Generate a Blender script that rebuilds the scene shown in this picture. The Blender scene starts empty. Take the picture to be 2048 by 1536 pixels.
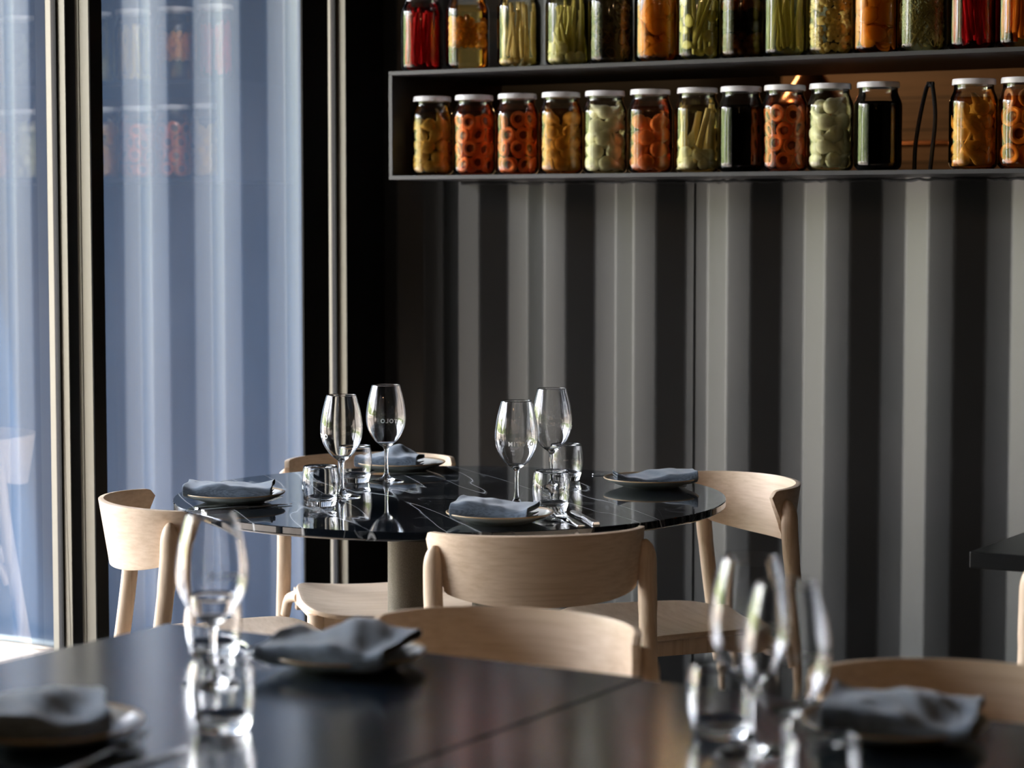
import bpy, bmesh, math, random
from mathutils import Vector, Matrix
sc = bpy.context.scene
PI = math.pi
R = math.radians

# ---------------------------------------------------------------- camera
YAW, PITCH, CAM_H, FPX = R(30.9), math.atan(330/4600), 1.35, 4600
cam = bpy.data.cameras.new('camera'); camo = bpy.data.objects.new('camera', cam)
sc.collection.objects.link(camo)
cam.sensor_width = 36; cam.lens = 36*FPX/2048
camo.location = (0, 0, CAM_H)
camo.rotation_euler = (PI/2-PITCH, 0, YAW)
cam.clip_start = .05
cam.dof.use_dof = True; cam.dof.focus_distance = 4.9; cam.dof.aperture_fstop = 3.7
cam.dof.aperture_blades = 0
sc.camera = camo

# ---------------------------------------------------------------- world, daylight
w = bpy.data.worlds.new('sky'); sc.world = w; w.use_nodes = True
nt = w.node_tree; nt.nodes.clear()
def wn(t, **k):
    n = nt.nodes.new(t)
    for a, b in k.items(): setattr(n, a, b)
    return n
geo = wn('ShaderNodeTexCoord'); sep = wn('ShaderNodeSeparateXYZ')
nt.links.new(geo.outputs['Generated'], sep.inputs[0])
skyr = wn('ShaderNodeValToRGB'); e = skyr.color_ramp.elements
e[0].position = 0.0; e[0].color = (.30, .25, .20, 1)
e[1].position = 1.0; e[1].color = (.62, .80, 1.15, 1)
for p, c in ((.49, (.34, .29, .24, 1)), (.505, (1.0, .955, .98, 1)), (.62, (1.0, .99, 1.05, 1)), (.8, (.85, .97, 1.15, 1))):
    q = skyr.color_ramp.elements.new(p); q.color = c
mp = wn('ShaderNodeMapRange'); mp.inputs[1].default_value = -1; mp.inputs[2].default_value = 1
nt.links.new(sep.outputs[2], mp.inputs[0]); nt.links.new(mp.outputs[0], skyr.inputs[0])
tn = wn('ShaderNodeTexNoise'); tn.inputs['Scale'].default_value = 7; tn.inputs['Detail'].default_value = 6
nt.links.new(geo.outputs['Generated'], tn.inputs[0])
# tree line: noise minus height
ma = wn('ShaderNodeMath', operation='MULTIPLY_ADD'); ma.inputs[1].default_value = -1.1; 
nt.links.new(sep.outputs[2], ma.inputs[0]); nt.links.new(tn.outputs[0], ma.inputs[2])
tr = wn('ShaderNodeValToRGB'); tr.color_ramp.elements[0].position = .33; tr.color_ramp.elements[1].position = .37
nt.links.new(ma.outputs[0], tr.inputs[0])
gt = wn('ShaderNodeMath', operation='GREATER_THAN'); gt.inputs[1].default_value = .0
nt.links.new(sep.outputs[2], gt.inputs[0])
mu = wn('ShaderNodeMath', operation='MULTIPLY'); nt.links.new(tr.outputs[0], mu.inputs[0]); nt.links.new(gt.outputs[0], mu.inputs[1])
tn2 = wn('ShaderNodeTexNoise'); tn2.inputs['Scale'].default_value = 26; tn2.inputs['Detail'].default_value = 5
nt.links.new(geo.outputs['Generated'], tn2.inputs[0])
lf = wn('ShaderNodeValToRGB'); lf.color_ramp.elements[0].position = .35; lf.color_ramp.elements[0].color = (.04, .07, .02, 1)
lf.color_ramp.elements[1].position = .65; lf.color_ramp.elements[1].color = (.36, .39, .18, 1)
nt.links.new(tn2.outputs[0], lf.inputs[0])
mx = wn('ShaderNodeMix', data_type='RGBA'); nt.links.new(mu.outputs[0], mx.inputs[0])
nt.links.new(skyr.outputs[0], mx.inputs[6]); nt.links.new(lf.outputs[0], mx.inputs[7])
az = wn('ShaderNodeValToRGB'); ae = az.color_ramp.elements      # sky brightness shaped by direction, dimmed away from the deck for wall contrast
ae[0].position = 0; ae[0].color = (1, 1, 1, 1); ae[1].position = 1; ae[1].color = (.012, .012, .012, 1)
for p, c in ((.12, .80), (.205, .50), (.245, .20), (.28, .07), (.40, .02)):
    q = az.color_ramp.elements.new(p); q.color = (c, c, c, 1)
azm = wn('ShaderNodeMapRange'); azm.inputs[1].default_value = -1; azm.inputs[2].default_value = 1; nt.links.new(sep.outputs[0], azm.inputs[0])
nt.links.new(azm.outputs[0], az.inputs[0])
azs = wn('ShaderNodeMath', operation='MULTIPLY'); azs.inputs[1].default_value = 3.3; nt.links.new(az.outputs[0], azs.inputs[0])
bg = wn('ShaderNodeBackground'); nt.links.new(azs.outputs[0], bg.inputs[1])
out = wn('ShaderNodeOutputWorld'); nt.links.new(mx.outputs[2], bg.inputs[0]); nt.links.new(bg.outputs[0], out.inputs[0])

GX, WY = -3.745, 5.5           # glass wall plane (room face of its frames), container wall plane (outer ridges)
def light(kind, name, loc, energy=0, color=(1, 1, 1), size=.03, **k):
    l = bpy.data.lights.new(name, kind); l.energy = energy; l.color = color
    o = bpy.data.objects.new(name, l); sc.collection.objects.link(o); o.location = loc
    if kind == 'POINT': l.shadow_soft_size = size
    return o
po = light('AREA', 'window_portal', (GX+.25, 3.4, 1.4)); po.data.shape = 'RECTANGLE'
po.data.size = 4.3; po.data.size_y = 2.8; po.rotation_euler = (PI/2, 0, -PI/2); po.data.cycles.is_portal = True
sunl = light('SUN', 'sun', (-8, 2, 8), 3.0, (1, .93, .84)); sunl.data.angle = R(1.5)
sunl.rotation_euler = Vector((.22, .30, -1.0)).to_track_quat('-Z', 'Y').to_euler()
WARM = (1, .62, .3)
light('POINT', 'ceiling_spot', (-.8, -.6, 2.45), .8, WARM, .03)
light('POINT', 'ceiling_spot', (.6, 1.4, 2.45), .8, WARM, .03)
light('POINT', 'ceiling_spot', (-1.9, .9, 2.45), .8, WARM, .03)
light('POINT', 'kitchen_lamp', (-3.65, 7.3, 2.1), 1.1, WARM, .08)
light('POINT', 'kitchen_lamp', (-3.65, 6.6, 2.1), .8, WARM, .08)

sc.view_settings.view_transform = 'Standard'; sc.view_settings.look = 'None'
sc.view_settings.gamma = 1; sc.view_settings.use_curve_mapping = False
sc.view_settings.exposure = 3.05
sc.cycles.use_denoising = True
sc.cycles.max_bounces = 12; sc.cycles.transmission_bounces = 12; sc.cycles.transparent_max_bounces = 24
sc.cycles.diffuse_bounces = 4; sc.cycles.glossy_bounces = 6
sc.cycles.sample_clamp_indirect = 6

# ---------------------------------------------------------------- helpers
def at(px, py, z):
    """point of the 2048x1536 frame -> place at height z"""
    x = (px-1024)/FPX; y = (768-py)/FPX
    d = Vector((x, y*math.sin(PITCH)+math.cos(PITCH), y*math.cos(PITCH)-math.sin(PITCH)))
    d = Matrix.Rotation(YAW, 3, 'Z') @ d
    return Vector((0, 0, CAM_H)) + d*((z-CAM_H)/d.z)

_m = {}
def mat(name, col, rough=.5, metal=0, spec=.5, **k):
    if name in _m: return _m[name]
    m = bpy.data.materials.new(name); m.use_nodes = True
    b = m.node_tree.nodes['Principled BSDF']
    b.inputs['Base Color'].default_value = (*col, 1); b.inputs['Roughness'].default_value = rough
    b.inputs['Metallic'].default_value = metal; b.inputs['Specular IOR Level'].default_value = spec
    for a, v in k.items(): b.inputs[a.replace('_', ' ')].default_value = v
    _m[name] = m; return m
def nodes(m):
    t = m.node_tree
    return t, t.nodes['Principled BSDF'], (lambda typ: t.nodes.new(typ)), (lambda a, b: t.links.new(a, b))
def ramp(n, stops):
    e = n.color_ramp.elements
    e[0].position, e[0].color = stops[0][0], (*stops[0][1], 1)
    e[1].position, e[1].color = stops[-1][0], (*stops[-1][1], 1)
    for p, c in stops[1:-1]:
        q = e.new(p); q.color = (*c, 1)
def noisecol(m, scale, stops, detail=4, rough=.6, distort=0, rot=(0, 0, 0), bump=0, bscale=None, ns=None):
    t, b, N, L = nodes(m)
    tc = N('ShaderNodeTexCoord'); mpn = N('ShaderNodeMapping'); mpn.inputs['Scale'].default_value = scale; mpn.inputs['Rotation'].default_value = rot
    L(tc.outputs['Object'], mpn.inputs[0])
    n = N('ShaderNodeTexNoise'); n.inputs['Scale'].default_value = 1; n.inputs['Detail'].default_value = detail
    n.inputs['Roughness'].default_value = rough; n.inputs['Distortion'].default_value = distort
    L(mpn.outputs[0], n.inputs[0])
    r = N('ShaderNodeValToRGB'); ramp(r, stops); L(n.outputs[0], r.inputs[0]); L(r.outputs[0], b.inputs['Base Color'])
    if bump:
        bp = N('ShaderNodeBump'); bp.inputs['Strength'].default_value = bump; bp.inputs['Distance'].default_value = .002
        src = n
        if bscale:
            src = N('ShaderNodeTexNoise'); src.inputs['Scale'].default_value = bscale; src.inputs['Detail'].default_value = 3
            L(tc.outputs['Object'], src.inputs[0])
        L(src.outputs[0], bp.inputs['Height']); L(bp.outputs[0], b.inputs['Normal'])
    return m
# materials
ASH0, ASH1, ASH2 = (.65, .48, .33), (.72, .55, .40), (.78, .61, .46)
wood_h = noisecol(mat('ash_plywood', ASH1, .42, spec=.35), (1.4, 60, 150), [(.32, ASH0), (.5, ASH1), (.7, ASH2)], detail=5, distort=.15)
wood_v = noisecol(mat('ash_solid', ASH1, .42, spec=.35), (55, 55, 3), [(.32, (.60, .42, .28)), (.5, ASH1), (.7, ASH2)], detail=4, distort=.8)
ply_edge = noisecol(mat('ply_edge', ASH0, .5), (3, 3, 420), [(.42, (.42, .27, .16)), (.58, (.72, .55, .40))], detail=1)
steel = mat('steel', (.80, .80, .81), .26, 1)
dark_steel = mat('dark_steel', (.035, .036, .04), .42, .6)
frame_alu = mat('bronze_aluminium', (.20, .185, .15), .38, .35)
frame_alu = noisecol(frame_alu, (1, 1, .7), [(.3, (.19, .18, .15)), (.7, (.23, .21, .165))])
gasket_black = mat('gasket_and_shade', (.006, .006, .006), .6, spec=.2)  # real rubber, and also the shade painted on room-facing frame sides
shelf_m = noisecol(mat('painted_steel_shelf', (.05, .052, .056), .38), (4, 4, 4), [(.3, (.045, .046, .05)), (.7, (.062, .064, .07))])
white_lid = mat('white_lid', (.80, .81, .86), .28)
# container paint inside: charcoal, semi gloss, a little rubbed
def paint(name, c0, c1, c2, rough, spec):
    m = mat(name, c1, rough, spec=spec)
    noisecol(m, (1.7, 1.7, .9), [(.25, c0), (.5, c1), (.78, c2)], detail=5, bump=.12, bscale=55)
    return m
wall_in = paint('charcoal_paint', (.013, .014, .015), (.018, .019, .020), (.024, .025, .026), .38, .62)
wall_out = paint('blue_container_paint', (.003, .026, .070), (.005, .032, .082), (.008, .040, .095), .36, .46)
dark_room = mat('dark_room_paint', (.022, .022, .024), .7, spec=.2)
floor_m = noisecol(mat('dark_floor', (.06, .05, .045), .45), (3, 12, 3), [(.3, (.045, .04, .035)), (.7, (.085, .07, .06))])
# timber with board joints
def boards(name, c0, c1, width, axis=0, rough=.6):
    m = mat(name, c0, rough); t, b, N, L = nodes(m)
    tc = N('ShaderNodeTexCoord'); s = N('ShaderNodeSeparateXYZ'); L(tc.outputs['Object'], s.inputs[0])
    d = N('ShaderNodeMath'); d.operation = 'DIVIDE'; d.inputs[1].default_value = width; L(s.outputs[axis], d.inputs[0])
    fr = N('ShaderNodeMath'); fr.operation = 'FRACT'; L(d.outputs[0], fr.inputs[0])
    fl = N('ShaderNodeMath'); fl.operation = 'FLOOR'; L(d.outputs[0], fl.inputs[0])
    wh = N('ShaderNodeTexWhiteNoise'); wh.noise_dimensions = '1D'; L(fl.outputs[0], wh.inputs['W'])
    mpn = N('ShaderNodeMapping'); sc_ = [3, 3, 3]; sc_[axis] = 60; mpn.inputs['Scale'].default_value = sc_
    L(tc.outputs['Object'], mpn.inputs[0])
    n = N('ShaderNodeTexNoise'); n.inputs['Scale'].default_value = 1; n.inputs['Detail'].default_value = 5; L(mpn.outputs[0], n.inputs[0])
    ad = N('ShaderNodeMath'); ad.operation = 'ADD'; L(n.outputs[0], ad.inputs[0]); 
    mw = N('ShaderNodeMath'); mw.operation = 'MULTIPLY'; mw.inputs[1].default_value = .5; L(wh.outputs[0], mw.inputs[0]); L(mw.outputs[0], ad.inputs[1])
    r = N('ShaderNodeValToRGB'); ramp(r, [(.35, c0), (1.0, c1)]); L(ad.outputs[0], r.inputs[0])
    j = N('ShaderNodeValToRGB'); ramp(j, [(0, (.05, .05, .05)), (.03, (.05, .05, .05)), (.05, (1, 1, 1))]); L(fr.outputs[0], j.inputs[0])
    mm = N('ShaderNodeMix'); mm.data_type = 'RGBA'; mm.blend_type = 'MULTIPLY'; mm.inputs[0].default_value = 1
    L(r.outputs[0], mm.inputs[6]); L(j.outputs[0], mm.inputs[7]); L(mm.outputs[2], b.inputs['Base Color'])
    return m
deck_m = boards('deck_boards', (.42, .33, .26), (.60, .50, .42), .145, 0)
plank_m = boards('kitchen_planks', (.10, .055, .028), (.30, .17, .09), .12, 2, .5)
# black marble with white veins
def marble():
    m = mat('black_marble', (.006, .008, .011), .035, spec=.55); t, b, N, L = nodes(m)
    tc = N('ShaderNodeTexCoord')
    def vein(scale, rot, width, dist, bright, seed):
        m0 = N('ShaderNodeMapping'); m0.inputs['Rotation'].default_value = (0, 0, -rot); L(tc.outputs['Object'], m0.inputs[0])
        mp_ = N('ShaderNodeMapping'); mp_.inputs['Scale'].default_value = scale; mp_.inputs['Location'].default_value = (seed, seed*.7, seed*.3)
        L(m0.outputs[0], mp_.inputs[0])
        n = N('ShaderNodeTexNoise'); n.inputs['Scale'].default_value = 1; n.inputs['Detail'].default_value = 3; n.inputs['Roughness'].default_value = .42; n.inputs['Distortion'].default_value = dist
        L(mp_.outputs[0], n.inputs[0])
        a = N('ShaderNodeMath'); a.operation = 'SUBTRACT'; a.inputs[1].default_value = .5; L(n.outputs[0], a.inputs[0])
        ab = N('ShaderNodeMath'); ab.operation = 'ABSOLUTE'; L(a.outputs[0], ab.inputs[0])
        r = N('ShaderNodeMapRange'); r.inputs[1].default_value = 0; r.inputs[2].default_value = width; r.inputs[3].default_value = bright; r.inputs[4].default_value = 0
        L(ab.outputs[0], r.inputs[0]); return r
    v1 = vein((.75, 6.5, 2), R(-42), .0085, .0, .9, 3.1)
    v2 = vein((1.2, 9, 3), R(-58), .007, .0, .5, 9.4)
    v3 = vein((3, 55, 9), R(28), .035, .1, .22, 5.7)
    v4 = vein((3, 2.0, 3), R(10), .003, .6, .45, 1.9)
    mk = N('ShaderNodeTexNoise'); mk.inputs['Scale'].default_value = 3.2; L(tc.outputs['Object'], mk.inputs[0])
    mr = N('ShaderNodeMapRange'); mr.inputs[1].default_value = .42; mr.inputs[2].default_value = .62; L(mk.outputs[0], mr.inputs[0])
    cur = None
    for v, masked in ((v1, 0), (v2, 1), (v3, 1), (v4, 1)):
        o_ = v.outputs[0]
        if masked:
            q = N('ShaderNodeMath'); q.operation = 'MULTIPLY'; L(o_, q.inputs[0]); L(mr.outputs[0], q.inputs[1]); o_ = q.outputs[0]
        if cur is None: cur = o_
        else:
            q = N('ShaderNodeMath'); q.operation = 'MAXIMUM'; L(cur, q.inputs[0]); L(o_, q.inputs[1]); cur = q.outputs[0]
    mm = N('ShaderNodeMix'); mm.data_type = 'RGBA'; mm.inputs[6].default_value = (.005, .007, .010, 1); mm.inputs[7].default_value = (.50, .52, .54, 1)
    L(cur, mm.inputs[0]); L(mm.outputs[2], b.inputs['Base Color'])
    return m
marble_m = marble()
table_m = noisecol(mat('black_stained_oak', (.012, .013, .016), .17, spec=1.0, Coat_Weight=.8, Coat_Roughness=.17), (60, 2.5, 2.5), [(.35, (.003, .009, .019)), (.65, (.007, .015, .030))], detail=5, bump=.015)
table_satin = mat('black_satin_laminate', (.005, .006, .007), .34, spec=.28)
edge_m = mat('black_table_edge', (.008, .008, .009), .35)
column_m = noisecol(mat('textured_bronze_paint', (.19, .165, .125), .62, .3), (400, 400, 400), [(.3, (.15, .13, .10)), (.7, (.24, .21, .165))], bump=.4, bscale=700)
plate_in = noisecol(mat('cream_glaze', (.66, .64, .60), .16), (90, 90, 90), [(.28, (.50, .45, .38)), (.36, (.66, .65, .62)), (.7, (.70, .69, .66))])
plate_rim = mat('tan_rim_glaze', (.42, .29, .16), .3)
plate_out = mat('grey_green_glaze', (.33, .36, .35), .28)
# linen
def linen():
    m = mat('slate_linen', (.07, .085, .115), .92, spec=.15, Sheen_Weight=.35, Sheen_Roughness=.5); t, b, N, L = nodes(m)
    tc = N('ShaderNodeTexCoord'); c = []
    for rot in (0, R(90)):
        mp_ = N('ShaderNodeMapping'); mp_.inputs['Rotation'].default_value = (0, 0, rot); mp_.inputs['Scale'].default_value = (40, 1500, 300); L(tc.outputs['Object'], mp_.inputs[0])
        n = N('ShaderNodeTexNoise'); n.inputs['Scale'].default_value = 1; n.inputs['Detail'].default_value = 2; L(mp_.outputs[0], n.inputs[0]); c.append(n)
    a = N('ShaderNodeMath'); a.operation = 'ADD'; L(c[0].outputs[0], a.inputs[0]); L(c[1].outputs[0], a.inputs[1])
    r = N('ShaderNodeValToRGB'); ramp(r, [(.75, (.085, .115, .155)), (1.0, (.15, .19, .25)), ]); 
    h = N('ShaderNodeMath'); h.operation = 'MULTIPLY'; h.inputs[1].default_value = .9; L(a.outputs[0], h.inputs[0]); L(h.outputs[0], r.inputs[0]); L(r.outputs[0], b.inputs['Base Color'])
    bp = N('ShaderNodeBump'); bp.inputs['Strength'].default_value = .35; bp.inputs['Distance'].default_value = .0006; L(a.outputs[0], bp.inputs['Height']); L(bp.outputs[0], b.inputs['Normal'])
    return m
linen_m = linen()
glass_m = mat('clear_glass', (1, 1, 1), 0.0, Transmission_Weight=1.0, IOR=1.5)
etch_m = mat('white_etching', (.95, .95, .95), .8)
def sheet_glass(name, tint=(.97, .97, .97), dust=0.0, refl=1.0, rough=0.0, ior=1.5):
    m = bpy.data.materials.new(name); m.use_nodes = True; t = m.node_tree; t.nodes.clear()
    N = t.nodes.new; L = t.links.new
    tr_ = N('ShaderNodeBsdfTransparent'); tr_.inputs[0].default_value = (*tint, 1)
    gl = N('ShaderNodeBsdfGlossy'); gl.inputs['Roughness'].default_value = rough
    fr = N('ShaderNodeFresnel'); fr.inputs[0].default_value = ior
    mf = N('ShaderNodeMath'); mf.operation = 'MULTIPLY'; mf.inputs[1].default_value = refl; L(fr.outputs[0], mf.inputs[0])
    ms = N('ShaderNodeMixShader'); L(mf.outputs[0], ms.inputs[0]); L(tr_.outputs[0], ms.inputs[1]); L(gl.outputs[0], ms.inputs[2])
    o_ = N('ShaderNodeOutputMaterial'); last = ms
    if dust:
        df = N('ShaderNodeBsdfTranslucent'); df.inputs[0].default_value = (.9, .85, .9, 1)
        nz = N('ShaderNodeTexNoise'); nz.inputs['Scale'].default_value = 2.5; nz.inputs['Detail'].default_value = 6
        tc = N('ShaderNodeTexCoord'); L(tc.outputs['Object'], nz.inputs[0])
        mr = N('ShaderNodeMapRange'); mr.inputs[3].default_value = dust*.5; mr.inputs[4].default_value = dust*1.5; L(nz.outputs[0], mr.inputs[0])
        m2 = N('ShaderNodeMixShader'); L(mr.outputs[0], m2.inputs[0]); L(ms.outputs[0], m2.inputs[1]); L(df.outputs[0], m2.inputs[2]); last = m2
    L(last.outputs[0], o_.inputs[0]); return m
pane_m = sheet_glass('window_glass', (.93, .95, .96), dust=.012, refl=3.0)
jar_glass_m = sheet_glass('jar_glass', (.97, .98, .97), refl=1.6, rough=.02)

# ---------------------------------------------------------------- mesh helpers
def link(name, me, m, parent=None, smooth=False, loc=None, rot=None):
    o = bpy.data.objects.new(name, me); sc.collection.objects.link(o)
    if m is not None:
        for q in (m if isinstance(m, (list, tuple)) else [m]): me.materials.append(q)
    if smooth:
        for p in me.polygons: p.use_smooth = True
    if parent: o.parent = parent
    if loc: o.location = loc
    if rot: o.rotation_euler = rot
    return o
def mesh(name, verts, faces):
    me = bpy.data.meshes.new(name); me.from_pydata([tuple(v) for v in verts], [], faces); me.update(); return me
class MB:
    def __init__(s): s.v = []; s.f = []; s.mi = []
    def add(s, v, f, mi=0):
        o = len(s.v); s.v += [tuple(x) for x in v]; s.f += [tuple(i+o for i in q) for q in f]; s.mi += [mi]*len(f); return s
    def box(s, x0, x1, y0, y1, z0, z1, mi=0):
        return s.add([(x0, y0, z0), (x1, y0, z0), (x1, y1, z0), (x0, y1, z0), (x0, y0, z1), (x1, y0, z1), (x1, y1, z1), (x0, y1, z1)],
                     [(0, 3, 2, 1), (4, 5, 6, 7), (0, 1, 5, 4), (1, 2, 6, 5), (2, 3, 7, 6), (3, 0, 4, 7)], mi)
    def tube(s, pts, rad, n=12, flat=1.0, mi=0, cap=True):
        pts = [Vector(p) for p in pts]; k = len(pts)
        if not hasattr(rad, '__len__'): rad = [rad]*k
        vs = []; up = None
        for i, p in enumerate(pts):
            d = (pts[min(i+1, k-1)]-pts[max(i-1, 0)]).normalized()
            if up is None:
                up = Vector((0, 0, 1)) if abs(d.z) < .9 else Vector((0, 1, 0))
            a = d.cross(up).normalized(); b_ = a.cross(d).normalized(); up = b_
            for j in range(n):
                t = 2*PI*j/n; vs.append(p+a*math.cos(t)*rad[i]+b_*math.sin(t)*rad[i]*flat)
        fs = [(i*n+j, i*n+(j+1) % n, (i+1)*n+(j+1) % n, (i+1)*n+j) for i in range(k-1) for j in range(n)]
        if cap: fs += [tuple(range(n))[::-1], tuple((k-1)*n+j for j in range(n))]
        return s.add(vs, fs, mi)
    def lathe(s, prof, n=40, mi=0, mis=None):
        vs = []; fs = []; k = len(prof); ms = []
        for r, z in prof:
            for j in range(n): t = 2*PI*j/n; vs.append((max(r, 1e-5)*math.cos(t), max(r, 1e-5)*math.sin(t), z))
        o = len(s.v)
        for i in range(k-1):
            for j in range(n):
                fs.append((i*n+j, i*n+(j+1) % n, (i+1)*n+(j+1) % n, (i+1)*n+j)); ms.append(mis[i] if mis else mi)
        s.v += vs; s.f += [tuple(q+o for q in f) for f in fs]; s.mi += ms; return s
    def ball(s, c, r, sq=(1, 1, 1), rot=None, nu=12, nv=8, wob=0, rnd=None, mi=0):
        M = rot or Matrix.Identity(3); c = Vector(c); vs = []
        ph = (rnd.random()*6 if rnd else 0)
        for i in range(nv+1):
            th = PI*i/nv
            for j in range(nu):
                t = 2*PI*j/nu; rr = r*(1+wob*math.sin(3*t+ph)*math.sin(2*th+ph))
                vs.append(c+M @ Vector((rr*sq[0]*math.sin(th)*math.cos(t), rr*sq[1]*math.sin(th)*math.sin(t), rr*sq[2]*math.cos(th))))
        fs = [(i*nu+j, (i+1)*nu+j, (i+1)*nu+(j+1) % nu, i*nu+(j+1) % nu) for i in range(nv) for j in range(nu)]
        return s.add(vs, fs, mi)
    def build(s, name, m, parent=None, smooth=True, bevel=0, seg=2, angle=35, weld=True, **k):
        me = mesh(name, s.v, s.f)
        for p, q in zip(me.polygons, s.mi): p.material_index = q
        b_ = bmesh.new(); b_.from_mesh(me)
        if weld: bmesh.ops.remove_doubles(b_, verts=b_.verts, dist=2e-5)
        bmesh.ops.recalc_face_normals(b_, faces=b_.faces); b_.to_mesh(me); b_.free()
        o = link(name, me, m, parent, smooth=False, **k)
        if smooth:
            me.set_sharp_from_angle(angle=R(angle))
            for p in me.polygons: p.use_smooth = True
        if bevel:
            q = o.modifiers.new('bevel', 'BEVEL'); q.width = bevel; q.segments = seg; q.limit_method = 'ANGLE'; q.angle_limit = R(30)
            if hasattr(q, 'harden_normals'): q.harden_normals = False
        return o
def catmull(P, n=5):
    out = []
    for i in range(len(P)-1):
        p0 = P[max(i-1, 0)]; p1 = P[i]; p2 = P[i+1]; p3 = P[min(i+2, len(P)-1)]
        for k in range(n):
            t = k/n
            out.append(tuple(.5*((2*b)+(-a+c)*t+(2*a-5*b+4*c-d)*t*t+(-a+3*b-3*c+d)*t**3) for a, b, c, d in zip(p0, p1, p2, p3)))
    out.append(tuple(P[-1])); return out
def tag(o, label, cat, group=None, kind=None):
    o['label'] = label; o['category'] = cat
    if group: o['group'] = group
    if kind: o['kind'] = kind
    return o
def empty(name, loc, rz=0):
    o = bpy.data.objects.new(name, None); sc.collection.objects.link(o); o.location = loc; o.rotation_euler = (0, 0, rz); o.empty_display_size = .05
    return o
def copy_tree(o, parent=None):
    c = o.copy(); sc.collection.objects.link(c)
    if parent: c.parent = parent
    for ch in list(o.children): copy_tree(ch, c)
    return c
def struct(o): o['kind'] = 'structure'; return o

# ================================================================ SETTING
PITCHW, DEP = .2785, .034
E0 = -3.676                                 # right end of the first ridge
SH_X0, SH_X1, SH_Y0, SH_Y1, SH_Z0, SH_Z1, SH_T = -3.467, -.9, 5.15, 5.72, 1.455, 1.744, .011
def corr_pts(x0, x1):
    """zigzag of a shipping container side in plan: ridge, slope, valley, slope"""
    pts = []; k0 = int((x0-E0)/PITCHW)-2
    for k in range(k0, k0+int((x1-x0)/PITCHW)+5):
        e_ = E0+k*PITCHW
        pts += [(e_, WY), (e_+.0705, WY+DEP), (e_+.1375, WY+DEP), (e_+.2085, WY)]
    def yat(x):
        for (a, b), (c, d) in zip(pts, pts[1:]):
            if a <= x <= c: return b+(d-b)*(x-a)/(c-a)
        return WY
    return [(x0, yat(x0))]+[p for p in pts if x0 < p[0] < x1]+[(x1, yat(x1))]
def corrugated(mb, x0, x1, z0, z1):
    P = corr_pts(x0, x1)
    # rounded folds
    Q = [P[0]]
    for a, b, c in zip(P, P[1:], P[2:]):
        va = (Vector(a)-Vector(b)); vc = (Vector(c)-Vector(b)); r = min(.007, va.length*.4, vc.length*.4)
        p = Vector(b)+va.normalized()*r; q = Vector(b)+vc.normalized()*r
        for t in (0, .33, .67, 1): Q.append(tuple(p*(1-t)**2+Vector(b)*2*t*(1-t)+q*t*t))
    Q.append(P[-1])
    vs = []; fs = []
    for x, y in Q: vs += [(x, y, z0), (x, y, z1)]
    fs = [(2*i, 2*i+2, 2*i+3, 2*i+1) for i in range(len(Q)-1)]
    mb.add(vs, fs)
mb = MB()
corrugated(mb, GX+.02, SH_X0, 0, 2.75)
corrugated(mb, SH_X0, SH_X1, 0, SH_Z0)
corrugated(mb, SH_X0, SH_X1, SH_Z1, 2.75)
corrugated(mb, SH_X1, 3.2, 0, 2.75)
struct(mb.build('wall_back', wall_in, angle=25))
mb = MB(); corrugated(mb, -12.5, GX-.06, -.02, 3.1)
struct(mb.build('wall_outside', wall_out, angle=25))
# welded panel joint
mb = MB(); jx = -2.744; jy = WY+DEP
mb.box(jx-.0035, jx, jy-.004, jy+.001, 0, SH_Z0); mb.box(jx+.0015, jx+.004, jy-.0015, jy+.001, 0, SH_Z0, 1)
struct(mb.build('trim_1', [wall_in, gasket_black], smooth=False))
# weld line under the shelf
rnd = random.Random(5); mb = MB(); P = [p for p in corr_pts(SH_X0+.01, SH_X1) ]; pts = []
for (a, b), (c, d) in zip(P, P[1:]):
    n_ = max(2, int((c-a)/.012))
    for i in range(n_): t = i/n_; pts.append((a+(c-a)*t, b+(d-b)*t-.001, SH_Z0-.006+rnd.uniform(-.002, .002)))
mb.tube(pts, [rnd.uniform(.003, .0055) for _ in pts], 6)
struct(mb.build('trim_2', wall_in))
struct(MB().box(GX-.02, 3.2, -3, 5.62, -.05, 0).build('floor', floor_m, smooth=False))
struct(MB().box(GX-.30, 3.3, -3.1, 9.0, 2.75, 2.85).build('ceiling', dark_room, smooth=False))
struct(MB().box(3.2, 3.3, -3, 9.0, 0, 2.75).build('wall_right', dark_room, smooth=False))
mb = MB().box(GX, 3.2, -3.1, -3, 0, 2.75)
struct(mb.build('wall_front', dark_room, smooth=False))
# kitchen behind the pass-through
struct(MB().box(GX+.05, 3.2, 8.2, 8.3, 0, 2.75).build('wall_kitchen', plank_m, smooth=False))
struct(MB().box(GX+.05, 3.2, 5.62, 8.2, -.05, 0).build('floor_kitchen', floor_m, smooth=False))
struct(MB().box(GX-.06, GX+.05, 5.62, 8.3, 0, 2.75).build('wall_left', dark_room, smooth=False))
struct(MB().box(-12.5, GX-.06, -6, 5.75, -.06, -.01).build('floor_outside', deck_m, smooth=False))
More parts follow.
